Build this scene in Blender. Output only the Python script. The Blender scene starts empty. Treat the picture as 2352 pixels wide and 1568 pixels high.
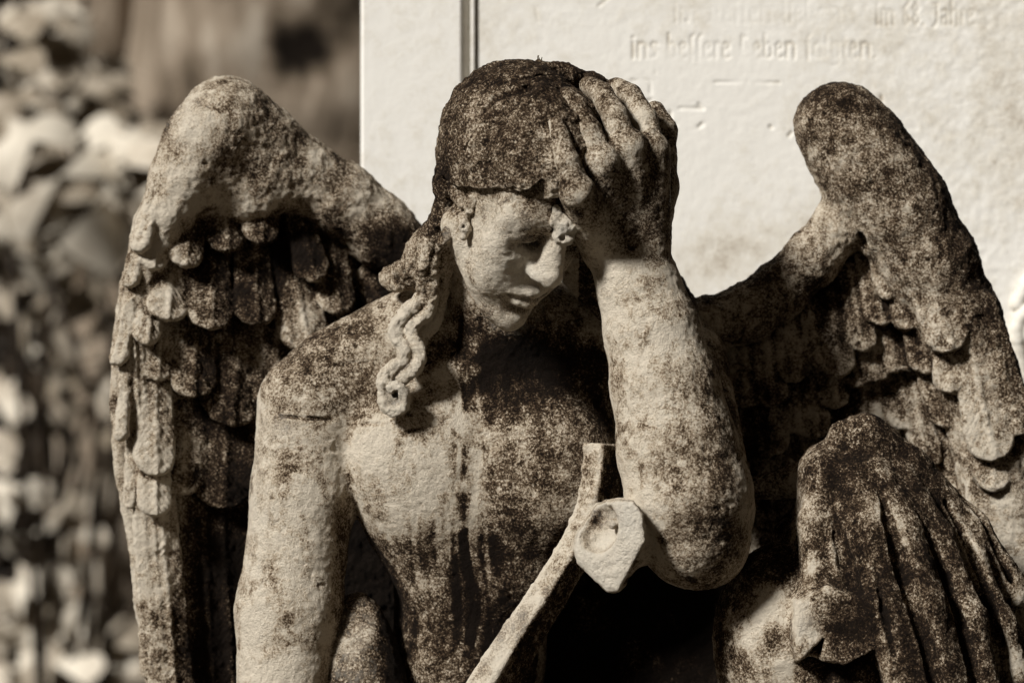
import bpy, math, random, time
import numpy as np
T0 = time.time()
random.seed(7)
rng = np.random.default_rng(7)
VOX = 1.0            # mesh fineness factor

# ------------------------------------------------------------------ scene, camera, light
scn = bpy.context.scene
COL = scn.collection
S = 2000.0           # sculpting units per metre
DPX = 7000.0         # camera stands 3.5 m in front of the sitter's shoulder plane

def pt(px, py, d=0.0):
    s = 1 + d / DPX
    return np.array([(px - 1176.0) * s, d, (784.0 - py) * s])

def unpt(V):                              # sculpt coords -> plan coordinates on the reference elevation
    s = 1 + V[:, 1] / DPX
    return V[:, 0] / s + 1176.0, 784.0 - V[:, 2] / s

cam = bpy.data.cameras.new('camera')
cam_o = bpy.data.objects.new('camera', cam)
COL.objects.link(cam_o)
cam_o.location = (0, -3.5, 0)
cam_o.rotation_euler = (math.pi / 2, 0, 0)
cam.sensor_width = 36
cam.lens = 36 * 3.5 / 1.176
cam.clip_end = 500
cam.dof.use_dof = True
cam.dof.focus_distance = 3.36
cam.dof.aperture_fstop = 3.3
cam.dof.aperture_blades = 9
scn.camera = cam_o
scn.render.engine = 'CYCLES'
scn.view_settings.view_transform = 'Standard'
scn.view_settings.look = 'None'
scn.view_settings.exposure = 0

SUN_EL, SUN_AZ = 36.0, -47.0              # azimuth: degrees from the camera side towards the left
el, az = math.radians(SUN_EL), math.radians(SUN_AZ)
sun_dir = np.array([math.sin(az) * math.cos(el), -math.cos(az) * math.cos(el), math.sin(el)])
sl = bpy.data.lights.new('sun', 'SUN')
sl.energy = 5.0
sl.angle = math.radians(10)
sl.color = (1.0, 0.975, 0.93)
so = bpy.data.objects.new('sun', sl)
COL.objects.link(so)
from mathutils import Vector, Matrix
so.rotation_euler = Vector(sun_dir).to_track_quat('Z', 'Y').to_euler()
so.location = (-4, -5, 6)

w = bpy.data.worlds.new('World')
scn.world = w
w.use_nodes = True
nt = w.node_tree
bg = nt.nodes['Background']
sky = nt.nodes.new('ShaderNodeTexSky')
sky.sky_type = 'NISHITA'
sky.sun_disc = False
sky.sun_elevation = el
sky.sun_rotation = math.atan2(sun_dir[0], sun_dir[1])
bw = nt.nodes.new('ShaderNodeRGBToBW')
mul = nt.nodes.new('ShaderNodeMix'); mul.data_type = 'RGBA'; mul.blend_type = 'MULTIPLY'
mul.inputs[0].default_value = 1.0
mul.inputs[7].default_value = (.30, .235, .17, 1)
nt.links.new(sky.outputs[0], bw.inputs[0])
nt.links.new(bw.outputs[0], mul.inputs[6])
nt.links.new(mul.outputs[2], bg.inputs[0])
bg.inputs[1].default_value = 0.05

# ------------------------------------------------------------------ small helpers
def tag(o, label=None, cat=None, group=None, kind=None):
    if label: o['label'] = label
    if cat: o['category'] = cat
    if group: o['group'] = group
    if kind: o['kind'] = kind
    return o

def empty(name, loc):
    o = bpy.data.objects.new(name, None)
    o.empty_display_size = 0.05
    o.location = loc
    COL.objects.link(o)
    return o

def mesh_obj(name, V, F, mat, parent=None, smooth=True):
    """V world coordinates (n,3); F (m,3|4) array or list of tuples"""
    me = bpy.data.meshes.new(name)
    if isinstance(F, np.ndarray):
        n, m = len(V), len(F)
        c = F.shape[1]
        me.vertices.add(n)
        me.vertices.foreach_set('co', np.ascontiguousarray(V, np.float32).ravel())
        me.loops.add(m * c)
        me.loops.foreach_set('vertex_index', np.ascontiguousarray(F, np.int32).ravel())
        me.polygons.add(m)
        me.polygons.foreach_set('loop_start', np.arange(0, m * c, c, dtype=np.int32))
        me.update(calc_edges=True)
        me.validate()
    else:
        me.from_pydata([tuple(v) for v in V], [], F)
        me.update()
    if smooth:
        me.polygons.foreach_set('use_smooth', np.ones(len(me.polygons), bool))
    o = bpy.data.objects.new(name, me)
    COL.objects.link(o)
    me.materials.append(mat)
    if parent is not None:
        o.parent = parent
        o.matrix_parent_inverse = Matrix.Translation(-Vector(parent.location))
    return o

def vnoise(P, scale, seed=0):
    """value noise 0..1, P (n,3), scale = feature size"""
    q = P / scale + np.array([17.3, 41.7, 9.1]) * (seed + 1)
    i = np.floor(q).astype(np.int64)
    f = (q - i).astype(np.float32)
    f = f * f * (3 - 2 * f)
    def h(dx, dy, dz):
        n = ((i[:, 0] + dx) * 73856093) ^ ((i[:, 1] + dy) * 19349663) ^ ((i[:, 2] + dz) * 83492791)
        n = (n ^ (n >> 13)) * 1274126177
        n = n ^ (n >> 16)
        return ((n & 0xffff) / 65535.0).astype(np.float32)
    x, y, z = f[:, 0], f[:, 1], f[:, 2]
    a = h(0,0,0)*(1-x)+h(1,0,0)*x
    b = h(0,1,0)*(1-x)+h(1,1,0)*x
    c = h(0,0,1)*(1-x)+h(1,0,1)*x
    d = h(0,1,1)*(1-x)+h(1,1,1)*x
    return (a*(1-y)+b*y)*(1-z)+(c*(1-y)+d*y)*z

def fbm(P, scale, seed=0, oct=3):
    r = 0; a = 1.0; t = 0
    for o in range(oct):
        r = r + a * vnoise(P, scale / 2 ** o, seed + o * 7); t += a; a *= 0.55
    return r / t

# ------------------------------------------------------------------ signed distance sculpting
def smin(a, b, k):
    if k <= 0: return np.minimum(a, b)
    h = np.clip(0.5 + 0.5 * (b - a) / k, 0, 1)
    return b + (a - b) * h - k * h * (1 - h)
def smax(a, b, k): return -smin(-a, -b, k)

def rot_from(x, y, z):                    # columns = local axes
    return np.array([x, y, z], float).T

class Sculpt:
    def __init__(s): s.p = []
    def raw(s, fn, c, R, op='u', k=20): s.p.append((fn, np.asarray(c, float), float(R), op, float(k)))
    def cone(s, a, b, ra, rb, k=20, op='u'):
        a = np.asarray(a, np.float32); b = np.asarray(b, np.float32)
        ab = b - a; L2 = max(float(ab @ ab), 1e-6)
        def fn(P):
            q = P - a
            h = np.clip((q @ ab) / L2, 0, 1)
            q = q - h[:, None] * ab
            return np.sqrt(np.einsum('ij,ij->i', q, q)) - (ra + (rb - ra) * h)
        s.raw(fn, (a + b) / 2, math.sqrt(L2) / 2 + max(ra, rb), op, k)
    def ball(s, c, r, k=20, op='u'): s.cone(c, np.asarray(c) + [0, 0, .01], r, r, k, op)
    def tube(s, pts, rs, k=20, k0=None, op='u'):
        """chain of round cones; first joins with k0"""
        pts = [np.asarray(p, float) for p in pts]
        if np.isscalar(rs): rs = [rs] * len(pts)
        for i in range(len(pts) - 1):
            s.cone(pts[i], pts[i + 1], rs[i], rs[i + 1], k, op)
    def ell(s, c, r, M=None, k=20, op='u'):
        c = np.asarray(c, np.float32); r = np.asarray(r, np.float32)
        Mf = None if M is None else np.asarray(M, np.float32)
        mr = float(r.min())
        def fn(P):
            q = P - c
            if Mf is not None: q = q @ Mf
            q1 = q / r
            k0 = np.sqrt(np.einsum('ij,ij->i', q1, q1))
            q2 = q1 / r
            k1 = np.sqrt(np.einsum('ij,ij->i', q2, q2)) + 1e-6
            return np.maximum(k0 * (k0 - 1) / k1, -mr)
        s.raw(fn, c, float(r.max()), op, k)
    def feather(s, base, tip, w, t=9, wb=None, nrm=(0, -1, 0), bend=10, cup=0.12, k=3, ridge=3.0, barbs=1.0):
        base = np.asarray(base, float); tip = np.asarray(tip, float)
        u = tip - base; L = np.linalg.norm(u); u /= L
        n = np.asarray(nrm, float); n = n - u * (n @ u); n /= np.linalg.norm(n)
        v = np.cross(n, u)
        if wb is None: wb = w * 0.75
        M = rot_from(u, v, n).astype(np.float32); b0 = base.astype(np.float32)
        Lf = max(L - w, 1.0)
        def fn(P):
            q = (P - b0) @ M
            a, b, c = q[:, 0], q[:, 1], q[:, 2]
            h = np.clip(a / Lf, 0, 1)
            d2 = np.sqrt((a - h * Lf) ** 2 + b * b) - (wb + (w - wb) * h)
            cc = c - bend * np.clip(a / L, -.2, 1.2) ** 2 + cup * b * b / w
            th = t + ridge * np.exp(-(b / (0.10 * w + 3)) ** 2)
            if barbs: th = th + barbs * np.sin((a * 0.8 - np.abs(b) * 1.0) * 0.42)
            return smax(d2, (np.abs(cc) - th) * 0.9, 8)
        s.raw(fn, (base + tip) / 2, L / 2 + w * 1.1 + t, 'u', k)
    def plate(s, poly, d, half, rnd=14, k=12, op='u', warp=None):
        """outline polygon (reference elevation, at depth d) extruded along depth"""
        Q = np.array([[pt(x, y, d)[0], pt(x, y, d)[2]] for x, y in poly], np.float32)
        c2 = (Q.max(0) + Q.min(0)) / 2
        R = np.linalg.norm(Q - c2, axis=1).max() + half + 40
        n = len(Q)
        def fn(P):
            X = P[:, 0]; Z = P[:, 2]
            dd = np.full(len(P), 1e12, np.float32); sg = np.ones(len(P), np.float32)
            for i in range(n):
                a = Q[i]; b = Q[i - 1]
                e = b - a
                wx = X - a[0]; wz = Z - a[1]
                h = np.clip((wx * e[0] + wz * e[1]) / float(e @ e), 0, 1)
                dd = np.minimum(dd, (wx - e[0] * h) ** 2 + (wz - e[1] * h) ** 2)
                c1 = Z >= a[1]; c2_ = Z < b[1]; c3 = e[0] * wz > e[1] * wx
                fl = (c1 & c2_ & c3) | (~c1 & ~c2_ & ~c3)
                sg = np.where(fl, -sg, sg)
            d2 = sg * np.sqrt(dd) 
            y = P[:, 1] - d
            if warp is not None: y = y - warp(X, Z)
            return smax(d2, np.abs(y) - half, rnd)
        s.raw(fn, (c2[0], d, c2[1]), R, op, k)
    def cut(s, fn, k=6): s.p.append((fn, np.zeros(3), 1e9, 'c', float(k)))
    # ---- evaluation
    def ev(s, P, idx):
        d = np.full(len(P), 1e3, np.float32)
        for i in idx:
            fn, c, R, op, k = s.p[i]
            v = fn(P)
            if op == 'u': d = smin(d, v, k)
            elif op == 's': d = smax(d, -v, k)
            else: d = smax(d, v, k)
        return d
    def surf(s, px, py, lo=-750, hi=500):
        """depth of the front surface on the sight line through a plan position"""
        ds = np.arange(lo, hi, 3.0)
        P = np.stack([pt(px, py, d) for d in ds]).astype(np.float32)
        v = s.ev(P, range(len(s.p)))
        w_ = np.flatnonzero(v < 0)
        return float(ds[w_[0]]) if len(w_) else None
    def mesh(s, h, lo=None, hi=None):
        h = h * VOX
        C = np.array([p[1] for p in s.p]); R = np.array([p[2] for p in s.p]); K = np.array([p[4] for p in s.p])
        U = [i for i, p in enumerate(s.p) if p[3] == 'u']
        l = (C[U] - R[U][:, None]).min(0) - 4 * h; g = (C[U] + R[U][:, None]).max(0) + 4 * h
        if lo is not None: l = np.maximum(l, lo)
        if hi is not None: g = np.minimum(g, hi)
        B = 12
        nb = np.ceil((g - l) / (h * B)).astype(int)
        N = nb * B
        vol = np.full(N, 1e3, np.float32)
        ax = np.arange(B, dtype=np.float32)
        off = np.stack(np.meshgrid(ax, ax, ax, indexing='ij'), -1).reshape(-1, 3) * np.float32(h)
        half = h * B * 0.5 * math.sqrt(3)
        bi = np.stack(np.meshgrid(*[np.arange(n) for n in nb], indexing='ij'), -1).reshape(-1, 3)
        bc = l + (bi + 0.5) * B * h - 0.5 * h
        # coarse pass, per super-block culling
        SB = 4
        key = (bi // SB) @ np.array([1000000, 1000, 1])
        order = np.argsort(key, kind='stable')
        ks = key[order]
        cuts = np.flatnonzero(np.diff(ks)) + 1
        for grp in np.split(order, cuts):
            cc = bc[grp]
            m0 = cc.mean(0); r0 = np.linalg.norm(cc - m0, axis=1).max() + half
            dist = np.linalg.norm(C - m0, axis=1) - R
            idx = np.flatnonzero(dist < r0 + K + half * 2)
            if not len(idx) or not any(s.p[i][3] == 'u' for i in idx): continue
            dc = s.ev(cc.astype(np.float32), idx)
            ins = dc < -half * 1.6
            act = np.abs(dc) <= half * 1.6
            for j in grp[ins]:
                a = bi[j] * B; vol[a[0]:a[0]+B, a[1]:a[1]+B, a[2]:a[2]+B] = -1e3
            for j in grp[act]:
                o = bi[j] * B
                dj = np.linalg.norm(C[idx] - bc[j], axis=1) - R[idx]
                id2 = idx[dj < half + K[idx] + 3 * h]
                if not any(s.p[i][3] == 'u' for i in id2): continue
                P = off + (l + o * h).astype(np.float32)
                vol[o[0]:o[0]+B, o[1]:o[1]+B, o[2]:o[2]+B] = s.ev(P, id2).reshape(B, B, B)
        vol[0] = vol[-1] = 1e3; vol[:, 0] = 1e3; vol[:, -1] = 1e3; vol[:, :, 0] = 1e3; vol[:, :, -1] = 1e3
        return surface_nets(vol, l, h)

def surface_nets(vol, l, h):
    neg = vol < 0
    cnt = np.zeros(np.array(vol.shape) - 1, np.uint8)
    for dx in (0, 1):
        for dy in (0, 1):
            for dz in (0, 1):
                cnt += neg[dx:dx+cnt.shape[0], dy:dy+cnt.shape[1], dz:dz+cnt.shape[2]]
    ids = np.flatnonzero((cnt > 0) & (cnt < 8))
    sh = cnt.shape
    I = np.stack(np.unravel_index(ids, sh), -1)
    val = {}
    for dx in (0, 1):
        for dy in (0, 1):
            for dz in (0, 1):
                val[dx, dy, dz] = np.clip(vol[I[:, 0]+dx, I[:, 1]+dy, I[:, 2]+dz], -4*h, 4*h)
    acc = np.zeros((len(I), 3)); n = np.zeros(len(I))
    cs = list(val)
    for a in cs:
        for axx in range(3):
            if a[axx] == 0:
                b = list(a); b[axx] = 1; b = tuple(b)
                va, vb = val[a], val[b]
                m = (va < 0) != (vb < 0)
                t = np.where(m, va / np.where(m, va - vb, 1), 0)
                p = np.array(a, float)[None].repeat(len(I), 0)
                p[:, axx] = t
                acc += p * m[:, None]; n += m
    V = l + (I + acc / n[:, None]) * h
    F = []
    strd = np.array([sh[1] * sh[2], sh[2], 1])
    for axx in range(3):
        o1, o2 = (axx + 1) % 3, (axx + 2) % 3
        sl0 = [slice(1, -1)] * 3; sl1 = [slice(1, -1)] * 3
        sl0[axx] = slice(0, -1); sl1[axx] = slice(1, None)
        a = neg[tuple(sl0)]; b = neg[tuple(sl1)]
        for flag, mm in ((0, a & ~b), (1, ~a & b)):
            E = np.stack(np.nonzero(mm), -1)
            if not len(E): continue
            E[:, o1] += 1; E[:, o2] += 1
            base = E @ strd
            q = [base - strd[o1] - strd[o2], base - strd[o2], base, base - strd[o1]]
            f = np.stack([np.searchsorted(ids, x) for x in q], -1)
            F.append(f[:, ::-1] if flag else f)
    return V, np.concatenate(F).astype(np.int32)

def smooth_normals(V, F):
    a = V[F[:, 2]] - V[F[:, 0]]; b = V[F[:, 3]] - V[F[:, 1]]
    fn = np.cross(a, b)
    N = np.zeros_like(V)
    for c in range(4):
        for x in range(3):
            N[:, x] += np.bincount(F[:, c], fn[:, x], len(V))
    return N / (np.linalg.norm(N, axis=1)[:, None] + 1e-9)

def spots(px, py, L):
    r = np.zeros(len(px))
    for x, y, rx, ry, v in L:
        r += v * np.exp(-(((px - x) / rx) ** 2 + ((py - y) / ry) ** 2))
    return r

def stone_part(name, sc, h, mat, parent, paint, rough=1.0, lump=2.0, pit=2.0, lo=None, hi=None, weather=1.0):
    V, F = sc.mesh(h, lo, hi)
    N = smooth_normals(V, F)
    px, py = unpt(V)
    L, Wt = paint(px, py, V, N)
    L = np.array(L, float) * np.ones(len(V))
    if weather:
        fc = V[F].mean(1); Sx = np.zeros_like(V); ct = np.zeros(len(V))
        cur = np.zeros(len(V))
        for c in range(4):
            ct += np.bincount(F[:, c], minlength=len(V))
            for x in range(3): Sx[:, x] += np.bincount(F[:, c], fc[:, x], len(V))
        cur = ((Sx / ct[:, None] - V) * N).sum(1) / h
        for _ in range(6):
            fcur = cur[F].mean(1); a_ = np.zeros(len(V))
            for c in range(4): a_ += np.bincount(F[:, c], fcur, len(V))
            cur = a_ / ct
        L += np.clip(cur * 5.0, -.16, .45)
        st_ = np.stack([V[:, 0], V[:, 1], V[:, 2] * .16], -1)
        pa = fbm(V, 34, 151, 3); pb = fbm(V, 22, 157, 3)
        L += weather * (.25 * np.clip((pa - .61) * 9, 0, 1) - .22 * np.clip((pb - .62) * 10, 0, 1))
        L += weather * (.50 * (fbm(V, 170, 131, 3) - .5) + .36 * (fbm(V, 48, 137, 2) - .5) + .42 * (fbm(st_, 26, 139, 2) - .5))
    r = (fbm(V, 38, 3, 3) - .5) * 2 * lump + (fbm(V, 11, 11, 2) - .5) * 2 * rough
    pn = vnoise(V, 16, 23) * vnoise(V, 60, 29)
    r -= pit * np.clip((pn - .55) * 6, 0, 1)
    V = V + N * r[:, None]
    o = mesh_obj(name, V / S, F, mat, parent)
    for nm, arr in (('lichen_shade', L), ('bleach_light', Wt)):  # first: stain plus painted shade; second: worn pallor plus painted light
        at = o.data.attributes.new(nm, 'FLOAT', 'POINT')
        at.data.foreach_set('value', np.ascontiguousarray(np.clip(arr, -1, 2), np.float32))
    print('%s: %d verts, %.1fs' % (name, len(V), time.time() - T0))
    return o

# ------------------------------------------------------------------ materials
def new_mat(name):
    m = bpy.data.materials.new(name); m.use_nodes = True
    n = m.node_tree.nodes; b = n['Principled BSDF']
    b.inputs['Roughness'].default_value = 0.92
    b.inputs['Specular IOR Level'].default_value = 0.15
    return m, n, m.node_tree.links, b

def noise(n, l, vec, scale, detail=4, rough=.6):
    t = n.new('ShaderNodeTexNoise'); t.inputs['Scale'].default_value = scale
    t.inputs['Detail'].default_value = detail; t.inputs['Roughness'].default_value = rough
    l.new(vec, t.inputs['Vector'])
    return t.outputs['Fac']

def math_n(n, l, op, a, b=None, c=None):
    m = n.new('ShaderNodeMath'); m.operation = op
    for i, x in enumerate((a, b, c)):
        if x is None: continue
        if isinstance(x, (int, float)): m.inputs[i].default_value = x
        else: l.new(x, m.inputs[i])
    return m.outputs[0]

def ramp(n, l, fac, stops, interp='LINEAR'):
    r = n.new('ShaderNodeValToRGB'); r.color_ramp.interpolation = interp
    e = r.color_ramp.elements
    while len(e) < len(stops): e.new(0.5)
    for x, (p, c) in zip(e, stops):
        x.position = p; x.color = tuple(c) + (1,) if len(c) == 3 else c
    l.new(fac, r.inputs[0])
    return r.outputs[0]

def stone_material(name, gain=1.0, fine=1.12):
    m, n, l, b = new_mat(name)
    tc = n.new('ShaderNodeTexCoord'); v = tc.outputs['Object']
    la = n.new('ShaderNodeAttribute'); la.attribute_name = 'lichen_shade'
    wa = n.new('ShaderNodeAttribute'); wa.attribute_name = 'bleach_light'
    n1 = noise(n, l, v, 22, 5, .6)
    n2 = noise(n, l, v, 105, 6, .75)
    n3 = noise(n, l, v, 400, 4, .8)
    n4 = noise(n, l, v, 60, 3, .5)
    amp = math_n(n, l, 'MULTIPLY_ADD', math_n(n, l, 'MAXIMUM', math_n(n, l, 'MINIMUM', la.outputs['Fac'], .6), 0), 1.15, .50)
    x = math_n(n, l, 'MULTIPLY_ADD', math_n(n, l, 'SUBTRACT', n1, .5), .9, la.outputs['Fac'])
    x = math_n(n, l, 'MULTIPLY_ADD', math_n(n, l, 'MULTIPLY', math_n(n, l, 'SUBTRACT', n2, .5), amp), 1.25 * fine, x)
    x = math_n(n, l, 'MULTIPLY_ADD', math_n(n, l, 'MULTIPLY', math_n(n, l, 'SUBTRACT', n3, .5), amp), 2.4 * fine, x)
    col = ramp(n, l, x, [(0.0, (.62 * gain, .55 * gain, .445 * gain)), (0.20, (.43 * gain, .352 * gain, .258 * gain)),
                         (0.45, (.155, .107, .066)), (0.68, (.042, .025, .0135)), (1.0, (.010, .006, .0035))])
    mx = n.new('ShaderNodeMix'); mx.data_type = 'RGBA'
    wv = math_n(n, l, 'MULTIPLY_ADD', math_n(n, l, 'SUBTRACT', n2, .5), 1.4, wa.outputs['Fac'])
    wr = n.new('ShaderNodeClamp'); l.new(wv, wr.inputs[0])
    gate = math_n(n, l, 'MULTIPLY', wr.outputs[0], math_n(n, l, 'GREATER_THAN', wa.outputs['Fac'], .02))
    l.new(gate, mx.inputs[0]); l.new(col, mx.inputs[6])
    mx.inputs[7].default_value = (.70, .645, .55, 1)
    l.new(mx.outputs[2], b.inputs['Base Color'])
    hgt = math_n(n, l, 'MULTIPLY_ADD', n3, .55, math_n(n, l, 'MULTIPLY', n2, 1.2))
    hgt = math_n(n, l, 'MULTIPLY_ADD', n4, .9, hgt)
    bp = n.new('ShaderNodeBump'); bp.inputs['Strength'].default_value = 1.0
    bp.inputs['Distance'].default_value = .0052
    l.new(hgt, bp.inputs['Height']); l.new(bp.outputs[0], b.inputs['Normal'])
    return m

STONE = stone_material('weathered_sandstone', 1.2)

# ------------------------------------------------------------------ head frame (face turned to the right and bowed)
HA, HB = math.radians(36), math.radians(38)
HF = np.array([math.sin(HA) * math.cos(HB), -math.cos(HA) * math.cos(HB), -math.sin(HB)])
HU = np.array([math.sin(HA) * math.sin(HB), -math.cos(HA) * math.sin(HB), math.cos(HB)])
HR = np.array([math.cos(HA), math.sin(HA), 0.0])
HM = rot_from(HR, HU, HF)
HH = 505.0
HC = pt(1176, 432, -250)
def hp(r, u, f): return HC + HM @ (np.array([r, u, f]) * HH)

# ------------------------------------------------------------------ BODY
bd = Sculpt()
def hell(c, r, k=.05, op='u'): bd.ell(hp(*c), np.array(r) * HH, HM, k * HH, op)
def hcone(a, b, ra, rb, k=.04, op='u'): bd.cone(hp(*a), hp(*b), ra * HH, rb * HH, k * HH, op)
hell((0, .13, -.05), (.29, .35, .39))
hell((0, -.10, .12), (.235, .34, .255), .06)
hell((0, .17, .17), (.23, .20, .215), .06)                      # forehead
for sgn in (-1, 1):
    hcone((sgn * .205, -.20, .01), (sgn * .05, -.425, .27), .080, .080, .06)
    hell((sgn * .135, -.10, .27), (.095, .10, .085), .07)       # cheekbone
    hell((sgn * .12, -.25, .25), (.10, .13, .10), .08)
hcone((0, -.425, .30), (0, -.445, .325), .082, .078, .04)       # chin
hcone((-.185, .040, .280), (-.05, .085, .350), .042, .046, .09)  # soft brow, drooping outwards
hcone((.185, .040, .280), (.05, .085, .350), .042, .046, .09)
for sgn in (-1, 1):
    hell((sgn * .105, -.045, .410), (.090, .050, .100), .06, 's')   # socket
    hell((sgn * .112, -.018, .298), (.078, .060, .068), .04)        # heavy lowered lid over the eyeball
    hell((sgn * .088, -.058, .362), (.066, .018, .050), .014, 's')  # shadowed slit below the lid
    hell((sgn * .062, -.058, .352), (.034, .024, .045), .014, 's')
hell((0, -.28, .27), (.140, .135, .125), .06)                   # muzzle
hcone((.008, .085, .360), (.004, -.12, .430), .042, .050, .035)      # nose
hcone((.008, .08, .390), (.004, -.13, .472), .024, .034, .03)
hcone((.002, -.132, .470), (0, -.152, .468), .037, .036, .03)
for sgn in (-1, 1):
    hell((sgn * .046, -.158, .412), (.026, .028, .048), .030)
    hell((sgn * .024, -.192, .440), (.014, .014, .026), .010, 's')
hcone((-.080, -.290, .366), (-.018, -.268, .408), .014, .022, .03)
hcone((.080, -.290, .366), (.018, -.268, .408), .014, .022, .03)
hcone((-.040, -.330, .386), (.040, -.330, .386), .022, .022, .03)
hcone((0, -.332, .396), (.001, -.332, .396), .026, .026, .03)
hcone((-.095, -.306, .372), (0, -.300, .440), .009, .010, .012, 's')
hcone((.095, -.306, .372), (0, -.300, .440), .009, .010, .012, 's')
hell((0, -.378, .40), (.080, .020, .04), .03, 's')              # hollow above the chin
# ear on the visible side
# neck and torso
bd.cone(pt(1150, 905, 55), pt(1118, 600, -75), 122, 100, 36)
bd.cone(pt(1020, 735, 50), pt(775, 868, 30), 112, 118, 60)
bd.cone(pt(1250, 760, 60), pt(1520, 850, 60), 120, 112, 60)
bd.ell(pt(1130, 1060, 85), (320, 205, 310), None, 50)
bd.ell(pt(1080, 1450, 130), (180, 150, 380), None, 110)
bd.ell(pt(945, 1050, -52), (150, 92, 160), None, 80)
bd.ell(pt(975, 1180, 10), (125, 90, 120), None, 90)
bd.ell(pt(1265, 1080, -45), (140, 96, 160), None, 80)
bd.cone(pt(1080, 840, -70), pt(830, 880, -40), 26, 30, 40)       # collar bone
bd.cone(pt(1115, 870, -150), pt(1108, 1130, -175), 16, 24, 50, 's')  # breast bone furrow
bd.ell(pt(1030, 1500, 20), (95, 50, 130), None, 70)
bd.ell(pt(1190, 1300, 10), (90, 60, 90), None, 70)
bd.ell(pt(1010, 1300, 10), (90, 55, 95), None, 70)
bd.ell(pt(1080, 1900, 90), (300, 240, 240), None, 80)
# hanging arm
bd.cone(pt(712, 930, 8), pt(697, 1130, -8), 122, 116, 26)
bd.cone(pt(697, 1130, -8), pt(664, 1400, -20), 116, 119, 30)
bd.cone(pt(664, 1400, -20), pt(648, 1650, -50), 119, 104, 30)
bd.cone(pt(648, 1650, -50), pt(700, 1900, -150), 100, 70, 30)
for line, rr_ in (([(640, 955), (700, 960), (760, 962), (830, 972), (880, 974)], 3.2), ([(958, 1168), (968, 1158), (972, 1172)], 4), ([(905, 1010), (950, 985), (1010, 975)], 2.2),
                  ([(700, 842), (770, 836), (850, 830)], 2.5)):
    Q = [pt(x, y, (bd.surf(x, y) or 0) - rr_ * .7) for x, y in line]
    bd.tube(Q, [rr_ * .6] + [rr_] * (len(Q) - 2) + [rr_ * .6], 4, op='s')
# raised arm
bd.cone(pt(1560, 835, 45), pt(1612, 1170, -270), 112, 118, 30)
chain = [((1438, 585, -290), 84), ((1468, 660, -300), 90), ((1497, 760, -312), 104), ((1528, 890, -330), 118),
         ((1556, 1030, -350), 131), ((1583, 1140, -362), 137), ((1592, 1215, -352), 126)]
for (a, ra), (b, rb) in zip(chain[:-1], chain[1:]):
    bd.cone(pt(*a), pt(*b), ra, rb, 18)
bd.cone(pt(1606, 1250, -330), pt(1628, 1262, -300), 88, 80, 40)
# hand: back of the hand towards us, fingers up into the hair
hs = Sculpt()
hs.ell(hp(0.0, .155, -.055), np.array((.325, .385, .435)) * HH, HM, 20)
hs.ell(hp(0.0, .25, .17), np.array((.265, .17, .255)) * HH, HM, 40)
hs.ell(pt(1375, 345, -150), (135, 170, 150), None, 50)
def on_hair(x, y, r, d): 
    q = hs.surf(x, y)
    return pt(x, y, min(d, q - r * .45) if q is not None else d)
K = {'p': (1326, 440, -400), 'r': (1380, 375, -410), 'm': (1438, 340, -392), 'i': (1494, 346, -345)}
for kk, wx, rr in (('p', 1390, 40), ('r', 1422, 44), ('m', 1455, 46), ('i', 1480, 44)):
    bd.cone(pt(wx, 560, -312), on_hair(*K[kk][:2], rr, K[kk][2]), 58, rr, 20)
bd.cone(pt(1478, 540, -270), pt(1508, 430, -240), 58, 48, 30)
bd.cone(pt(1508, 430, -240), pt(1528, 300, -190), 46, 27, 14)     # thumb behind the head
bd.cone(pt(1528, 300, -190), pt(1505, 255, -160), 27, 22, 10)
fing = [([(1326, 440, -400), (1303, 370, -420), (1286, 315, -410), (1276, 284, -390)], [34, 26, 22, 17]),
        ([(1380, 375, -412), (1350, 300, -415), (1324, 246, -385), (1300, 220, -345)], [34, 28, 25, 20]),
        ([(1438, 340, -398), (1412, 268, -382), (1382, 216, -338), (1352, 196, -290)], [34, 29, 26, 21]),
        ([(1494, 346, -352), (1480, 275, -325), (1448, 220, -280), (1414, 199, -232)], [34, 29, 26, 21])]
for pts, rs in fing:
    Q = [on_hair(*p[:2], r, p[2]) for p, r in zip(pts, rs)]
    for i in range(3):
        bd.cone(Q[i], Q[i + 1], rs[i], rs[i + 1], 5)
bd.cone(pt(1430, 520, -270), pt(1440, 380, -290), 70, 60, 30)
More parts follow.
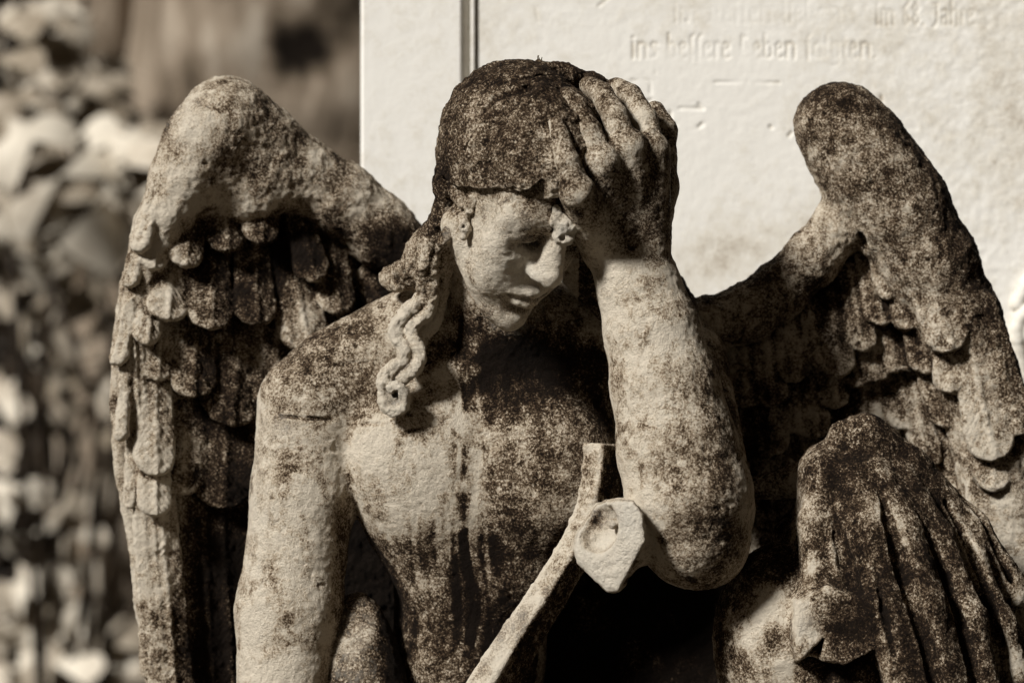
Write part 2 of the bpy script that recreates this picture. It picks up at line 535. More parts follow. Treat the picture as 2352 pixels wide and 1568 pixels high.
# seat
def paint_body(px, py, V, N):
    up = np.clip(N[:, 2], 0, 1)
    L = 0.03 + 0.30 * up
    head = np.exp(-(((px - 1180) / 170) ** 2 + ((py - 590) / 190) ** 2))
    hand = ((px > 1265) & (py < 620) & (V[:, 1] < -150)).astype(float) * np.clip((py - 640) / -110, 0, 1)
    L += 0.33 * hand
    L += spots(px, py, [(770, 880, 150, 90, .42), (830, 780, 170, 60, .18), (660, 1000, 90, 160, .12), (1245, 470, 80, 46, .34), (1222, 548, 36, 15, .55),  # forehead spot mixes stain with fringe shade; eye-socket spot is painted shade
                        (1590, 1170, 120, 240, .26), (1480, 700, 50, 160, .06), (1660, 1000, 60, 300, .3),  # last spot paints the shaded right edge of the forearm
                        (1040, 430, 30, 60, .4), (1090, 1480, 130, 130, .24),
                        (1650, 1280, 90, 80, .3), (860, 1300, 90, 160, .28), (1000, 1420, 150, 80, .16)])  # flank spot paints the hanging arm's shade onto the torso
    L -= spots(px, py, [(1140, 610, 90, 110, .06), (950, 1090, 140, 150, .04)])
    L += spots(px, py, [(1150, 800, 110, 80, .6), (1060, 740, 50, 70, .3), (1250, 820, 160, 90, .45)]) * (V[:, 1] > -215)  # algae stain plus painted shade of the bowed head on neck and chest
    # dark runs where water drips from the chin down the breast bone
    P2 = np.stack([px + 8 * np.sin(py / 60), py * 0.07, np.zeros_like(px)], -1)
    run = vnoise(P2, 11, 5); br = fbm(V, 45, 41, 2)
    band = np.exp(-((px - 1082) / 40) ** 2) * np.clip((py - 700) / 90, 0, 1) * (V[:, 1] < 20)
    low = np.exp(-((px - 1045) / 100) ** 2) * np.clip((py - 1150) / 90, 0, 1) * np.clip((1560 - py) / 100, 0, 1)
    L += np.clip((run - .42) * 3.2, 0, 1) * (band * 1.1 + low * 1.0) * np.clip((br - .36) * 6, 0, 1)
    L += .26 * np.clip((py - 1190) / 60, 0, 1) * (px > 830) * (px < 1450) * (V[:, 1] > -160)  # shade below the breast painted into the belly colour
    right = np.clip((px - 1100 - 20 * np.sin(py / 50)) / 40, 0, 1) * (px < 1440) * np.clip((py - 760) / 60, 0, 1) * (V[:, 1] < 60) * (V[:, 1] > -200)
    L += .42 * right + .45 * right * np.clip((960 - py) / 160, 0, 1)  # stain and the head's shade painted together on the right chest
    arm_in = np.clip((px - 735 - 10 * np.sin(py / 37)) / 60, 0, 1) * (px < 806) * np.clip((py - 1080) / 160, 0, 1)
    L += .42 * arm_in * (V[:, 1] < 60)  # inner edge of the hanging arm painted darker as its shaded side
    L += .40 * np.clip((px - 790) / 30, 0, 1) * np.clip((960 - px) / 60, 0, 1) * np.clip((py - 1120) / 80, 0, 1) * (V[:, 1] > -30)  # shade in the gap between arm and torso, painted on the torso side
    W = spots(px, py, [(1225, 640, 36, 42, .55), (1195, 610, 40, 60, .22), (1180, 730, 40, 26, .2), (1155, 590, 60, 90, .22), (650, 985, 26, 22, .4), (590, 1180, 26, 200, .12)])  # light painted onto nose, cheek, chin and the arm's left edge
    return L, W
angel = empty('angel_statue', (0, 0.05, -0.62))
tag(angel, 'weathered stone angel statue with bowed head resting on its raised hand', 'statue')
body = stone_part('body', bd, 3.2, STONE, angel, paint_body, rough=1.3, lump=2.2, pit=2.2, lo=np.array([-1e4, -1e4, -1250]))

# ------------------------------------------------------------------ HAIR
hr = Sculpt()
hr.ell(hp(0.0, .155, -.055), np.array((.325, .385, .435)) * HH, HM, 20)
hr.ell(hp(0.0, .25, .17), np.array((.265, .17, .255)) * HH, HM, 40)
hr.ell(pt(1375, 345, -150), (135, 170, 150), None, 50)
HCf = HC.astype(np.float32); HMf = HM.astype(np.float32)
def fringe(P):
    q = (P - HCf) @ HMf / HH
    line = .040 + .53 * q[:, 2] + .034 * np.sin(q[:, 0] * 33 + 1) + .022 * np.sin(q[:, 0] * 71 + 1) - .03 * np.clip(q[:, 0] * 6, 0, 1) 
    return (line - q[:, 1]) * HH * 0.85
hr.cut(fringe, 9)
def hollow(P):                                             # keep only a thick shell clear of the face
    return -(np.sqrt((((P - hp(0, -.02, .20).astype(np.float32)) @ HMf / (np.array([.20, .222, .22]) * HH)) ** 2).sum(1)) - 1) * 60
hr.cut(hollow, 6)
hr.tube([pt(1330, 470, -110), pt(1390, 590, -30), pt(1450, 690, 20), pt(1530, 720, 50)], [100, 100, 90, 72], 40)
hr.ball(pt(1540, 655, 60), 34, 30)
# roll of hair over the crown
hr.tube([pt(1095, 262, -300), pt(1128, 205, -290), pt(1180, 180, -275), pt(1240, 172, -262), pt(1300, 176, -240), pt(1362, 196, -215), pt(1430, 232, -180), pt(1495, 290, -120)],
        [18, 28, 32, 32, 28, 26, 26, 24], 8)
hr.tube([pt(1040, 330, -300), pt(1062, 285, -310), pt(1098, 240, -320), pt(1120, 222, -320)], [12, 18, 18, 10], 10)
for line, rr_ in (([(1105, 262), (1140, 224), (1190, 206), (1240, 200), (1290, 205)], 10), ([(1150, 190), (1210, 178), (1270, 172)], 5), ([(1060, 380), (1072, 330), (1100, 290)], 5),
                  ([(1180, 240), (1215, 232), (1250, 240), (1275, 262)], 6), ([(1075, 400), (1100, 380), (1140, 372)], 5)):
    hr.tube([pt(x, y, (hr.surf(x, y) or -300) - 2) for x, y in line], [rr_ * .5] + [rr_] * (len(line) - 2) + [rr_ * .5], 6, op='s')
# strands combed back, raised ridges
for i in range(10):
    th = math.radians(-62 + i * 12)
    P_ = []
    for v in (25, 42, 58, 74):
        vv = math.radians(v)
        d3 = np.array([math.sin(th) * math.cos(vv) * .325, math.sin(vv) * .385, math.cos(th) * math.cos(vv) * .435]) * (.985 + .01 * (i % 2))
        P_.append(hp(d3[0], .155 + d3[1], -.055 + d3[2]))
    hr.tube(P_, [6, 10, 11, 8], 22)
# hair falling behind the ear to the shoulder
hr.tube([pt(1040, 360, -240), pt(1022, 430, -225), pt(1022, 500, -205), pt(996, 560, -170), pt(960, 610, -120), pt(912, 640, -60)],
        [30, 24, 24, 28, 34, 30], 18)
hr.tube([pt(1030, 500, -190), pt(1000, 580, -120), pt(1000, 640, -60)], [40, 60, 60], 20)
hr.ball(pt(900, 640, -55), 28, 10)
for q_, r_ in (((935, 622, -90), 22), ((962, 585, -135), 20), ((915, 652, -85), 20)): hr.ball(pt(*q_), r_, 6)
hr.tube([pt(905, 640, -110), pt(903, 645, -140)], [13, 12], 4, op='s')
hr.tube([pt(985, 545, -225), pt(950, 605, -175), pt(935, 635, -150)], [8, 9, 7], 5, op='s')
# long wavy lock lying over the collar bone: two strands side by side
la = [(985, 560, -205), (974, 606, -190), (972, 644, -172), (974, 678, -158), (950, 704, -150), (915, 736, -150), (910, 772, -152), (927, 800, -158),
      (924, 828, -160), (893, 856, -160), (884, 884, -163)]
lb = [(1004, 560, -200), (993, 600, -190), (991, 650, -172), (991, 694, -156), (978, 722, -150), (950, 746, -150), (945, 772, -152), (958, 796, -158),
      (963, 822, -160), (950, 847, -160), (922, 868, -160)]
def wavy(ctrl, rad, k=4):
    P = [pt(*c) for c in ctrl]
    out = []
    for i in range(len(P) - 1):
        p0, p1, p2, p3 = P[max(i-1, 0)], P[i], P[i+1], P[min(i+2, len(P)-1)]
        for t in (0, .34, .67):
            out.append(.5 * ((2*p1) + (-p0+p2)*t + (2*p0-5*p1+4*p2-p3)*t*t + (-p0+3*p1-3*p2+p3)*t**3))
    out.append(P[-1])
    hr.tube(out, rad, k)
wavy(la, 16.5, 3); wavy(lb, 16, 3)
hr.tube([pt(1010, 650, -120), pt(990, 730, -100), pt(950, 790, -110), pt(950, 840, -120)], [26, 26, 26, 24], 8)   # bed of the lock
# ring curl at its end
ring = []
for i in range(15):
    a = math.radians(115 + i * 25); r = 27 - i * .55
    ring.append(pt(908 + r * math.cos(a), 914 - 0 - r * math.sin(a) * 1.18, -158 - i * 2.0))
hr.tube(ring, [15] * 15, 3)
hr.ball(pt(908, 908, -168), 17, 3)
hr.cone(pt(908, 905, -210), pt(908, 905, -160), 7.5, 6.5, 2, 's')
hr.ball(pt(905, 910, -135), 30, 4)
# short curls in front of the ear
hr.tube([pt(1112, 430, -350), pt(1092, 455, -345), pt(1078, 482, -338), pt(1070, 500, -325)], [15, 16, 13, 9], 5)
hr.tube([pt(1062, 495, -325), pt(1070, 522, -332), pt(1066, 545, -330)], [10, 14, 7], 5)
hr.cone(pt(1065, 520, -360), pt(1065, 520, -338), 4, 4, 2, 's')
hr.tube([pt(1046, 490, -285), pt(1032, 528, -285), pt(1018, 555, -285)], [9, 12, 16], 5)
hr.ball(pt(1032, 572, -300), 15, 4, 's')
hr.tube([pt(1052, 385, -300), pt(1038, 410, -290), pt(1045, 450, -300), pt(1062, 470, -315)], [13, 12, 11, 10], 6)
hr.ball(pt(1064, 405, -330), 16, 5, 's'); hr.ball(pt(1100, 418, -355), 14, 5, 's'); hr.ball(pt(1066, 440, -320), 10, 4, 's')
# curl squeezed out between cheek and wrist
hr.tube([pt(1290, 440, -420), pt(1278, 480, -425), pt(1276, 508, -425), pt(1296, 520, -425), pt(1322, 512, -415)], [15, 13, 15, 19, 20], 6)
hr.tube([pt(1300, 512, -420), pt(1294, 545, -415)], [22, 21], 5)
hr.cone(pt(1291, 547, -470), pt(1291, 546, -425), 8.5, 7.5, 2, 's')
def paint_hair(px, py, V, N):
    up = np.clip(N[:, 2], 0, 1)
    top = np.clip((470 - py) / 60, 0, 1)
    L = 0.15 + .40 * top + .12 * up + .6 * (px > 1330) * np.clip((py - 440) / 40, 0, 1)  # last term paints the hair behind the wrist dark in place of shade
    L += spots(px, py, [(1260, 180, 200, 50, .25), (1020, 430, 30, 90, .15), (930, 620, 60, 60, .42), (1000, 540, 34, 70, .34), (1500, 300, 90, 120, .3)])
    cut_ = np.clip((py - 640) / 60, 0, 1)
    L -= .06 * cut_
    L += .32 * np.clip((1052 - px) / 24, 0, 1) * np.clip((560 - py) / 40, 0, 1) * np.clip((py - 340) / 80, 0, 1)
    W = spots(px, py, [(908, 910, 32, 50, .5), (920, 750, 30, 40, .28), (1295, 530, 40, 30, .75), (1283, 470, 16, 40, .35), (930, 830, 40, 40, .25),
                       (1070, 530, 12, 25, .4), (1035, 520, 12, 35, .3)])
    return L, W
hair = stone_part('hair', hr, 2.4, STONE, angel, paint_hair, rough=4.2, lump=7.0, pit=3.0, weather=.45)

# ------------------------------------------------------------------ WINGS
lw = Sculpt()
def wpt(x, y, d): return pt(x, y, d + (x - 400) * .40 - 50)
bar = [((1040, 660, 150), 72), ((960, 612, 165), 76), ((870, 528, 178), 80), ((780, 458, 186), 86), ((692, 404, 190), 84), ((602, 330, 190), 88), ((522, 284, 188), 103),
       ((468, 330, 186), 92), ((425, 410, 186), 78), ((382, 495, 190), 58), ((345, 580, 196), 44), ((318, 690, 202), 36)]
for (a, ra), (b, rb) in zip(bar[:-1], bar[1:]): lw.cone(wpt(*a), wpt(*b), ra, rb, 34)
lw.plate([(470, 300), (600, 300), (760, 470), (1000, 650), (1200, 700), (1230, 1800), (760, 1800), (380, 1800), (345, 1568), (322, 1400), (305, 1230), (275, 1080), (266, 900), (280, 700), (320, 500), (390, 380)], 258, 34, 26, 20, warp=lambda X, Z: (X / 1.04 + np.float32(1176 - 400)) * np.float32(.40) - 50)
lw.ell(wpt(545, 420, 190), (125, 70, 105), None, 60)               # smooth shoulder of the wing
rl = random.Random(11)
def LF(bx, by, tx, ty, w, db, dt, **kw):
    if kw.get('bend', 1) != 0:
        tx += rl.uniform(-20, 20); ty += rl.uniform(-30, 26); bx += rl.uniform(-8, 8); w *= rl.uniform(.86, 1.08); db += 8; by -= 24; dt += rl.uniform(-14, 16)
        kw['t'] = kw.get('t', 9) - 2; kw.setdefault('k', 5)
    kw.setdefault('nrm', (.36, -.93, 0))
    lw.feather(wpt(bx, by, db), wpt(tx, ty, dt), w, cup=.2, ridge=5, barbs=1.2, **kw)
# long primaries, lowest layer
for bx, by, tx, ty, w in [(560, 1050, 590, 1830, 60), (500, 1050, 545, 1830, 56), (455, 1050, 500, 1830, 54), (400, 1000, 455, 1830, 54), (640, 1050, 660, 1830, 60)]:
    LF(bx, by, tx, ty, w, 226, 232, t=12, bend=0)
for i, (bx, by, tx, ty, w) in enumerate([(335, 820, 420, 1800, 52), (318, 760, 385, 1700, 38), (300, 700, 350, 1560, 26)]):
    LF(bx, by, tx, ty, w, 196 - i * 6, 190 + i * 12, t=13, bend=0)
# row D
for bx, by, tx, ty, w in [(610, 900, 592, 1130, 72), (520, 900, 505, 1190, 76), (430, 870, 432, 1150, 64), (700, 880, 690, 1080, 70), (790, 860, 800, 1050, 70)]:
    LF(bx, by, tx, ty, w, 216, 186, t=12)
# row C
for bx, by, tx, ty, w in [(365, 740, 370, 905, 50), (448, 720, 440, 910, 62), (545, 730, 536, 955, 74), (640, 740, 632, 950, 72), (730, 760, 732, 915, 68), (818, 800, 820, 935, 62), (350, 760, 360, 1120, 50), (345, 950, 372, 1200, 42)]:
    LF(bx, by, tx, ty, w, 202, 168, t=12)
# row B
for bx, by, tx, ty, w in [(400, 600, 392, 765, 50), (488, 590, 478, 765, 60), (582, 600, 582, 775, 62), (668, 610, 688, 795, 60), (765, 690, 795, 825, 58), (862, 770, 888, 865, 52), (352, 640, 350, 820, 36)]:
    LF(bx, by, tx, ty, w, 192, 150, t=12)
# row A: coverts under the bar
for bx, by, tx, ty, w in [(438, 470, 426, 622, 46), (518, 465, 504, 602, 46), (600, 465, 606, 584, 44), (682, 500, 704, 630, 48), (762, 575, 794, 700, 50), (850, 660, 892, 775, 48), (372, 500, 366, 640, 34)]:
    LF(bx, by, tx, ty, w, 186, 146, t=11)
# rim feathers at the outer edge
for bx, by, tx, ty, w, d0 in [(372, 420, 326, 560, 30, 150), (335, 520, 298, 690, 26, 165), (315, 620, 282, 850, 24, 176), (300, 760, 272, 1010, 22, 186), (292, 900, 285, 1160, 20, 196)]:
    LF(bx, by, tx, ty, w, d0 + 12, d0, t=13, nrm=(-.55, -.8, 0), bend=4)
def paint_lw(px, py, V, N):
    up = np.clip(N[:, 2], 0, 1)
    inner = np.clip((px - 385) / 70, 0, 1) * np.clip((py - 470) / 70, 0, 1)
    L = .16 + .10 * up + inner * (.44 + 1.2 * (fbm(V, 110, 61, 2) - .42))  # inner term: dark growth plus painted shade inside the wing
    L += spots(px, py, [(620, 240, 60, 70, .2), (760, 400, 120, 60, .25), (560, 400, 120, 60, .16), (530, 1400, 130, 300, .5), (880, 500, 60, 80, .2), (700, 560, 90, 60, .3)])
    L += .95 * np.clip((px - 730) / 40, 0, 1) * np.clip((py - 1040) / 80, 0, 1)  # plate behind arm and torso painted dark to stand in for shade
    W = spots(px, py, [(430, 260, 40, 60, .18)])
    return L, W
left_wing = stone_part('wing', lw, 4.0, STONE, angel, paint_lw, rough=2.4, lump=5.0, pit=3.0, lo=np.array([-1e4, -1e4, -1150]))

rw = Sculpt()
bar = [((1540, 770, 100), 66), ((1620, 748, 115), 66), ((1710, 722, 128), 64), ((1790, 668, 136), 64), ((1868, 592, 140), 64), ((1935, 512, 140), 62), ((1985, 440, 132), 70)]
for (a, ra), (b, rb) in zip(bar[:-1], bar[1:]): rw.cone(pt(*a), pt(*b), ra, rb, 26)
bar = [((1928, 292, 116), 106), ((1968, 345, 118), 114), ((2012, 412, 120), 118), ((2062, 482, 122), 118), ((2130, 600, 130), 112), ((2195, 735, 138), 104),
       ((2245, 880, 146), 98), ((2290, 1060, 150), 96), ((2330, 1300, 150), 100), ((2350, 1700, 150), 110)]
for (a, ra), (b, rb) in zip(bar[:-1], bar[1:]): rw.cone(pt(*a), pt(*b), ra, rb, 26)
rw.plate([(1960, 480), (2150, 500), (2290, 800), (2400, 1150), (2420, 1800), (1200, 1800), (1210, 800), (1560, 760), (1720, 720), (1850, 620)], 250, 40, 26, 20)
def RF(bx, by, tx, ty, w, db, dt, **kw): rw.feather(pt(bx, by, db), pt(tx, ty, dt), w, k=6, cup=.2, barbs=1.3, **kw)
r2 = random.Random(3)
# rows of coverts fanning down from the upper bar, each row deeper and lower
for row, (off, ln, w, dpt) in enumerate([(330, 220, 54, 214), (235, 200, 50, 196), (150, 180, 46, 176), (75, 150, 40, 156)]):
    n = (9, 9, 9, 8)[row]
    for i in range(n):
        t = i / (n - 1)
        bx = 1690 + 330 * t + off * .28 + r2.uniform(-6, 6)
        by = 740 - 235 * t + off * (.95 + .15 * t) + r2.uniform(-8, 8)
        RF(bx, by - 30, bx + 8 + 34 * t + r2.uniform(-12, 12), by + ln * r2.uniform(.8, 1.2), w * r2.uniform(.8, 1.05), dpt + 12, dpt - 26 + r2.uniform(-8, 8), t=10, ridge=5)
# long feathers hanging from the outer bar
for bx, by, tx, ty, w, d0 in [(2040, 560, 2090, 760, 36, 110), (2010, 520, 2040, 690, 28, 118), (2090, 640, 2130, 860, 40, 120), (2120, 800, 2180, 980, 40, 135), (2100, 900, 2130, 1080, 40, 160), (2160, 980, 2200, 1190, 44, 160)]:
    RF(bx, by, tx, ty, w, d0 + 20, d0 - 4, t=15)
RF(2105, 560, 2188, 808, 56, 66, 38, t=14, ridge=6)
RF(2210, 730, 2285, 1060, 56, 66, 44, t=15, ridge=6)
RF(2168, 770, 2186, 905, 36, 92, 60, t=13)
RF(2260, 700, 2345, 1000, 42, 66, 56, t=15)
RF(2285, 1000, 2275, 1130, 44, 74, 56, t=15)
RF(2230, 900, 2260, 1180, 40, 110, 96, t=14)
rw.tube([pt(1985, 455, 40), pt(1990, 520, 70), pt(1975, 590, 95)], [12, 14, 10], 10, op='s')
def paint_rw(px, py, V, N):
    up = np.clip(N[:, 2], 0, 1)
    hump = np.clip((640 - py + (px - 2000) * .9) / 160, 0, 1) * (px > 1780)
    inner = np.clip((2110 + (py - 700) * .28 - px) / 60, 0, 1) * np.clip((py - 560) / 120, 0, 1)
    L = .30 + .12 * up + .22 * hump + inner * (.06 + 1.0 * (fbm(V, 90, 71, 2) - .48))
    rim = np.exp(-((px - (2165 + (py - 420) * .42)) / 55) ** 2) * (py > 250)
    L += .34 * rim
    L += spots(px, py, [(1920, 230, 90, 60, .25), (1720, 960, 110, 160, .4), (1900, 660, 90, 50, .25)])
    L -= spots(px, py, [(2250, 930, 60, 150, .26), (2160, 700, 60, 90, .24), (2290, 1250, 90, 150, .26), (1930, 400, 40, 70, .1), (2020, 900, 60, 80, .2)])
    L += .95 * np.clip((1720 - px) / 60, 0, 1) * np.clip((py - 1120) / 80, 0, 1)  # plate below the elbow painted dark to stand in for shade
    return L, L * 0
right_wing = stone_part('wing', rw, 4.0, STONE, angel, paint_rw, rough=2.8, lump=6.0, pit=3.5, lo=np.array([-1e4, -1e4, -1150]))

# ------------------------------------------------------------------ DRAPERY over the knees
dr = Sculpt()
dr.cone(pt(1982, 1040, -190), pt(1990, 1250, -205), 84, 164, 30)
dr.cone(pt(1985, 1250, -205), pt(2080, 1800, -240), 168, 300, 40)
dr.cone(pt(2060, 1180, -120), pt(2260, 1750, -80), 120, 230, 50)
dr.cone(pt(1908, 1088, -215), pt(1914, 1600, -310), 74, 96, 22)
dr.ell(pt(1800, 1465, -195), (158, 170, 215), None, 14)            # bare knee beside the cloth
dr.cone(pt(1800, 1465, -150), pt(1850, 1900, -60), 150, 200, 20)
dr.cone(pt(1730, 1120, -20), pt(1860, 1100, -80), 26, 46, 14)      # rim of the seat cloth behind
dr.cone(pt(1830, 1240, -40), pt(1900, 1270, -80), 60, 80, 20)
dr.cone(pt(1935, 1110, -225), pt(1935, 1560, -300), 76, 100, 24)
folds = [[(1880, 1070, -270), (1868, 1200, -310), (1874, 1380, -350), (1890, 1700, -380)],
         [(1960, 1090, -290), (1992, 1200, -338), (2030, 1380, -388), (2080, 1700, -440)],
         [(2010, 1080, -280), (2076, 1210, -320), (2130, 1380, -375), (2190, 1700, -430)],
         [(2070, 1080, -240), (2160, 1230, -280), (2230, 1420, -330), (2290, 1700, -390)],
         [(2110, 1090, -200), (2235, 1280, -230), (2300, 1440, -260), (2370, 1700, -300)],
         [(1930, 990, -230), (1990, 985, -230), (2090, 1060, -200), (2230, 1210, -180), (2330, 1360, -170)]]
for f in folds:
    dr.tube([pt(*p) for p in f], [22, 26, 32, 36, 40][:len(f)], 30)
groove = [([(1916, 1175), (1927, 1230), (1942, 1290), (1966, 1370), (1992, 1440)], [5, 15, 20, 18, 8]),
          ([(2022, 1130), (2040, 1190), (2062, 1270), (2092, 1370), (2128, 1470), (2160, 1600)], [5, 14, 20, 18, 18, 20]),
          ([(2110, 1180), (2140, 1250), (2168, 1320), (2196, 1400), (2225, 1500), (2250, 1600)], [4, 10, 16, 12, 18, 20]),
          ([(2170, 1150), (2210, 1220), (2246, 1300), (2276, 1390), (2300, 1500), (2316, 1600)], [4, 9, 13, 13, 15, 15]),
          ([(2200, 1120), (2262, 1200), (2310, 1300), (2338, 1400)], [4, 8, 10, 8]),
          ([(2010, 1300), (2030, 1400), (2052, 1500)], [3, 8, 6])]
ends = []
for g, r_ in groove:
    ends.append(([pt(x, y, (dr.surf(x, y) or -200) + 2) for x, y in g], r_))
for P_, r_ in ends:
    dr.tube(P_, r_, 7, op='s')
# broken lower hem of the front flap
dr.plate([(1824, 1380), (1900, 1340), (2000, 1380), (2012, 1492), (1985, 1505), (1945, 1530), (1900, 1520), (1868, 1508), (1832, 1530), (1818, 1480)], -385, 34, 16, 18)
dr.plate([(1836, 1536), (1866, 1514), (1900, 1526), (1946, 1536), (1988, 1511), (2016, 1496), (2060, 1660), (1830, 1660)], -480, 118, 10, 10, op='s')
for x0, x1 in ((1868, 1860), (1920, 1926), (1976, 1996)):
    dr.tube([pt(x0, 1545, -352), pt(x1, 1680, -356)], [13, 18], 16)
dr.plate([(1832, 1526), (1894, 1462), (1886, 1520)], -425, 26, 4, 4, op='s')
# soft folds of the seat cloth at the hip
dr.ell(pt(822, 1760, 0), (128, 120, 400), None, 20)
dr.cone(pt(880, 1520, -20), pt(960, 1800, -40), 20, 60, 40)
# lap of the garment deep between the body and the knee
dr.ell(pt(1420, 1960, -20), (470, 210, 330), None, 40)
def paint_dr(px, py, V, N):
    up = np.clip(N[:, 2], 0, 1)
    L = .46 + .14 * up + .9 * (fbm(V, 70, 91, 2) - .48)
    L += spots(px, py, [(1960, 1010, 110, 70, .28), (2080, 1200, 130, 120, .26), (1950, 1260, 90, 120, .12), (2200, 1420, 120, 160, .18), (1780, 1290, 90, 50, .4),
                        (2010, 1460, 160, 130, .14), (1980, 1570, 90, 40, .2)])
    L -= spots(px, py, [(1760, 1460, 100, 130, .34), (1860, 1460, 34, 40, .2), (800, 1500, 60, 140, .26), (1850, 1180, 30, 160, .14), (2010, 1165, 30, 50, .2)])  # hip spot painted paler so the cloth looks lit
    L += .5 * np.clip((px - 835) / 60, 0, 1) * (px < 1100) + .9 * np.clip((px - 1100) / 60, 0, 1) * np.clip((1640 - px) / 20, 0, 1)  # shade of the lap and inner hip painted into the cloth colour
    W = spots(px, py, [(1850, 1440, 22, 26, .35), (800, 1500, 50, 120, .12)])
    return L, W
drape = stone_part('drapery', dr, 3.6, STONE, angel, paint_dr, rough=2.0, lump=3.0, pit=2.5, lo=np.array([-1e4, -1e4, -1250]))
drape['label'] = 'lichened and spotted stone cloth falling in folds over the knee'

# ------------------------------------------------------------------ broken curved band and broken stump at the elbow
bn = Sculpt()
def band_fn():
    ctl = [(1388, 1020, -235), (1384, 1080, -240), (1374, 1140, -246), (1350, 1210, -254), (1310, 1285, -264), (1258, 1368, -276), (1205, 1450, -290), (1150, 1540, -305), (1090, 1640, -322), (1030, 1740, -340)]
    P = [pt(*c) for c in ctl]
    wid = [48, 45, 43, 42, 42, 44, 48, 52, 56, 60]
    for i in range(len(P) - 1):
        a, b = P[i], P[i + 1]
        u = (b - a) / np.linalg.norm(b - a)
        n = np.array([-.62, -.78, 0]); n = n - u * (n @ u); n /= np.linalg.norm(n)
        v = np.cross(n, u)
        M = rot_from(u, v, n).astype(np.float32); a32 = a.astype(np.float32); L = np.linalg.norm(b - a)
        w0, w1 = wid[i], wid[i + 1]
        def fn(Q, a32=a32, M=M, L=L, w0=w0, w1=w1):
            q = (Q - a32) @ M
            h = np.clip(q[:, 0] / L, 0, 1)
            ww = w0 + (w1 - w0) * h
            da = np.maximum(-q[:, 0], q[:, 0] - L)
            dv = np.abs(q[:, 1]) - ww * .62
            dn = np.abs(q[:, 2]) - ww * .98
            d = smax(dv, dn, 12)
            return smax(d, da, 6)
        bn.raw(fn, (a + b) / 2, L / 2 + 90, 'u', 10)
band_fn()
bn.ball(pt(1408, 1004, -300), 18, 8, 's')
bn.ball(pt(1368, 998, -300), 10, 8, 's')
def paint_bn(px, py, V, N):
    lit = np.clip(-N[:, 0] * .6 - N[:, 1] * .3, 0, 1)
    L = .16 + .55 * np.clip(N[:, 0] + .1, 0, 1) + spots(px, py, [(1385, 1040, 50, 60, .16)])  # right-facing side painted darker as the shaded face of the bar
    W = spots(px, py, [(1160, 1450, 120, 120, .3)]) * (N[:, 0] < .2)
    return L, W
bandp = stone_part('curved_band', bn, 3.0, STONE, angel, paint_bn, rough=1.8, lump=2.0, pit=2.0, lo=np.array([-1e4, -1e4, -1250]))
bandp['label'] = 'broken curved stone band rising behind the raised forearm'

kb = Sculpt()
kn = np.array([-.55, -.80, .12]); kn /= np.linalg.norm(kn)
kc = pt(1408, 1240, -420)
kb.plate([(1345, 1196), (1372, 1158), (1420, 1144), (1452, 1146), (1474, 1175), (1478, 1236), (1452, 1290), (1420, 1352), (1396, 1356), (1356, 1322), (1326, 1292), (1318, 1262), (1328, 1222)], -425, 62, 16, 10,
         warp=lambda X, Z: np.float32(-.55) * (X - np.float32(kc[0])))
kb.cone(pt(1440, 1235, -400), pt(1520, 1215, -365), 66, 70, 24)
kb.cone(pt(1415, 1290, -405), pt(1412, 1330, -400), 48, 26, 20)
kb.ell(kc + kn * 62 + np.array([-6, 0, 22]), (50, 56, 56), rot_from((.82, -.56, 0), (.55, .80, -.12), (0, .1, 1)), 12, 's')
kb.ball(kc + kn * 44 + np.array([24, 0, 32]), 13, 6)
def paint_kb(px, py, V, N):
    face = np.clip((N @ kn - .35) * 2.2, 0, 1)
    L = .24 - .2 * face + spots(px, py, [(1372, 1195, 34, 34, .30)])  # spot paints shade into the hollow; the broken face is paler stone
    W = face * .62 + spots(px, py, [(1445, 1185, 22, 60, .35), (1372, 1195, 30, 30, -.55)])
    return L, W
knob = stone_part('broken_stump', kb, 2.6, STONE, angel, paint_kb, rough=2.2, lump=3.0, pit=2.0)
knob['label'] = 'pale freshly broken hollow stone stump beside the elbow'

# ------------------------------------------------------------------ tiny moss stalks on the crown
def tube_mesh(paths, r, seg=5):
    V, F = [], []
    for P in paths:
        P = [np.asarray(p, float) for p in P]
        b = len(V)
        for i, p in enumerate(P):
            t = P[min(i+1, len(P)-1)] - P[max(i-1, 0)]; t /= np.linalg.norm(t)
            x = np.cross(t, [0.3, 1, 0.1]); x /= np.linalg.norm(x); y = np.cross(t, x)
            rr = r * (1 - .35 * i / len(P)) if np.isscalar(r) else r[i]
            for s_ in range(seg):
                a = 2 * math.pi * s_ / seg
                V.append(p + rr * (math.cos(a) * x + math.sin(a) * y))
        for i in range(len(P) - 1):
            for s_ in range(seg):
                F.append((b + i*seg + s_, b + i*seg + (s_+1) % seg, b + (i+1)*seg + (s_+1) % seg, b + (i+1)*seg + s_))
        F.append(tuple(b + s_ for s_ in range(seg))[::-1])
        F.append(tuple(b + (len(P)-1)*seg + s_ for s_ in range(seg)))
    return V, F
MOSS, n_, l_, b_ = new_mat('dry_moss'); b_.inputs['Base Color'].default_value = (.05, .038, .022, 1)
nz = noise(n_, l_, n_.new('ShaderNodeTexCoord').outputs['Object'], 300)
l_.new(ramp(n_, l_, nz, [(0.3, (.03, .022, .012)), (.7, (.10, .078, .045))]), b_.inputs['Base Color'])
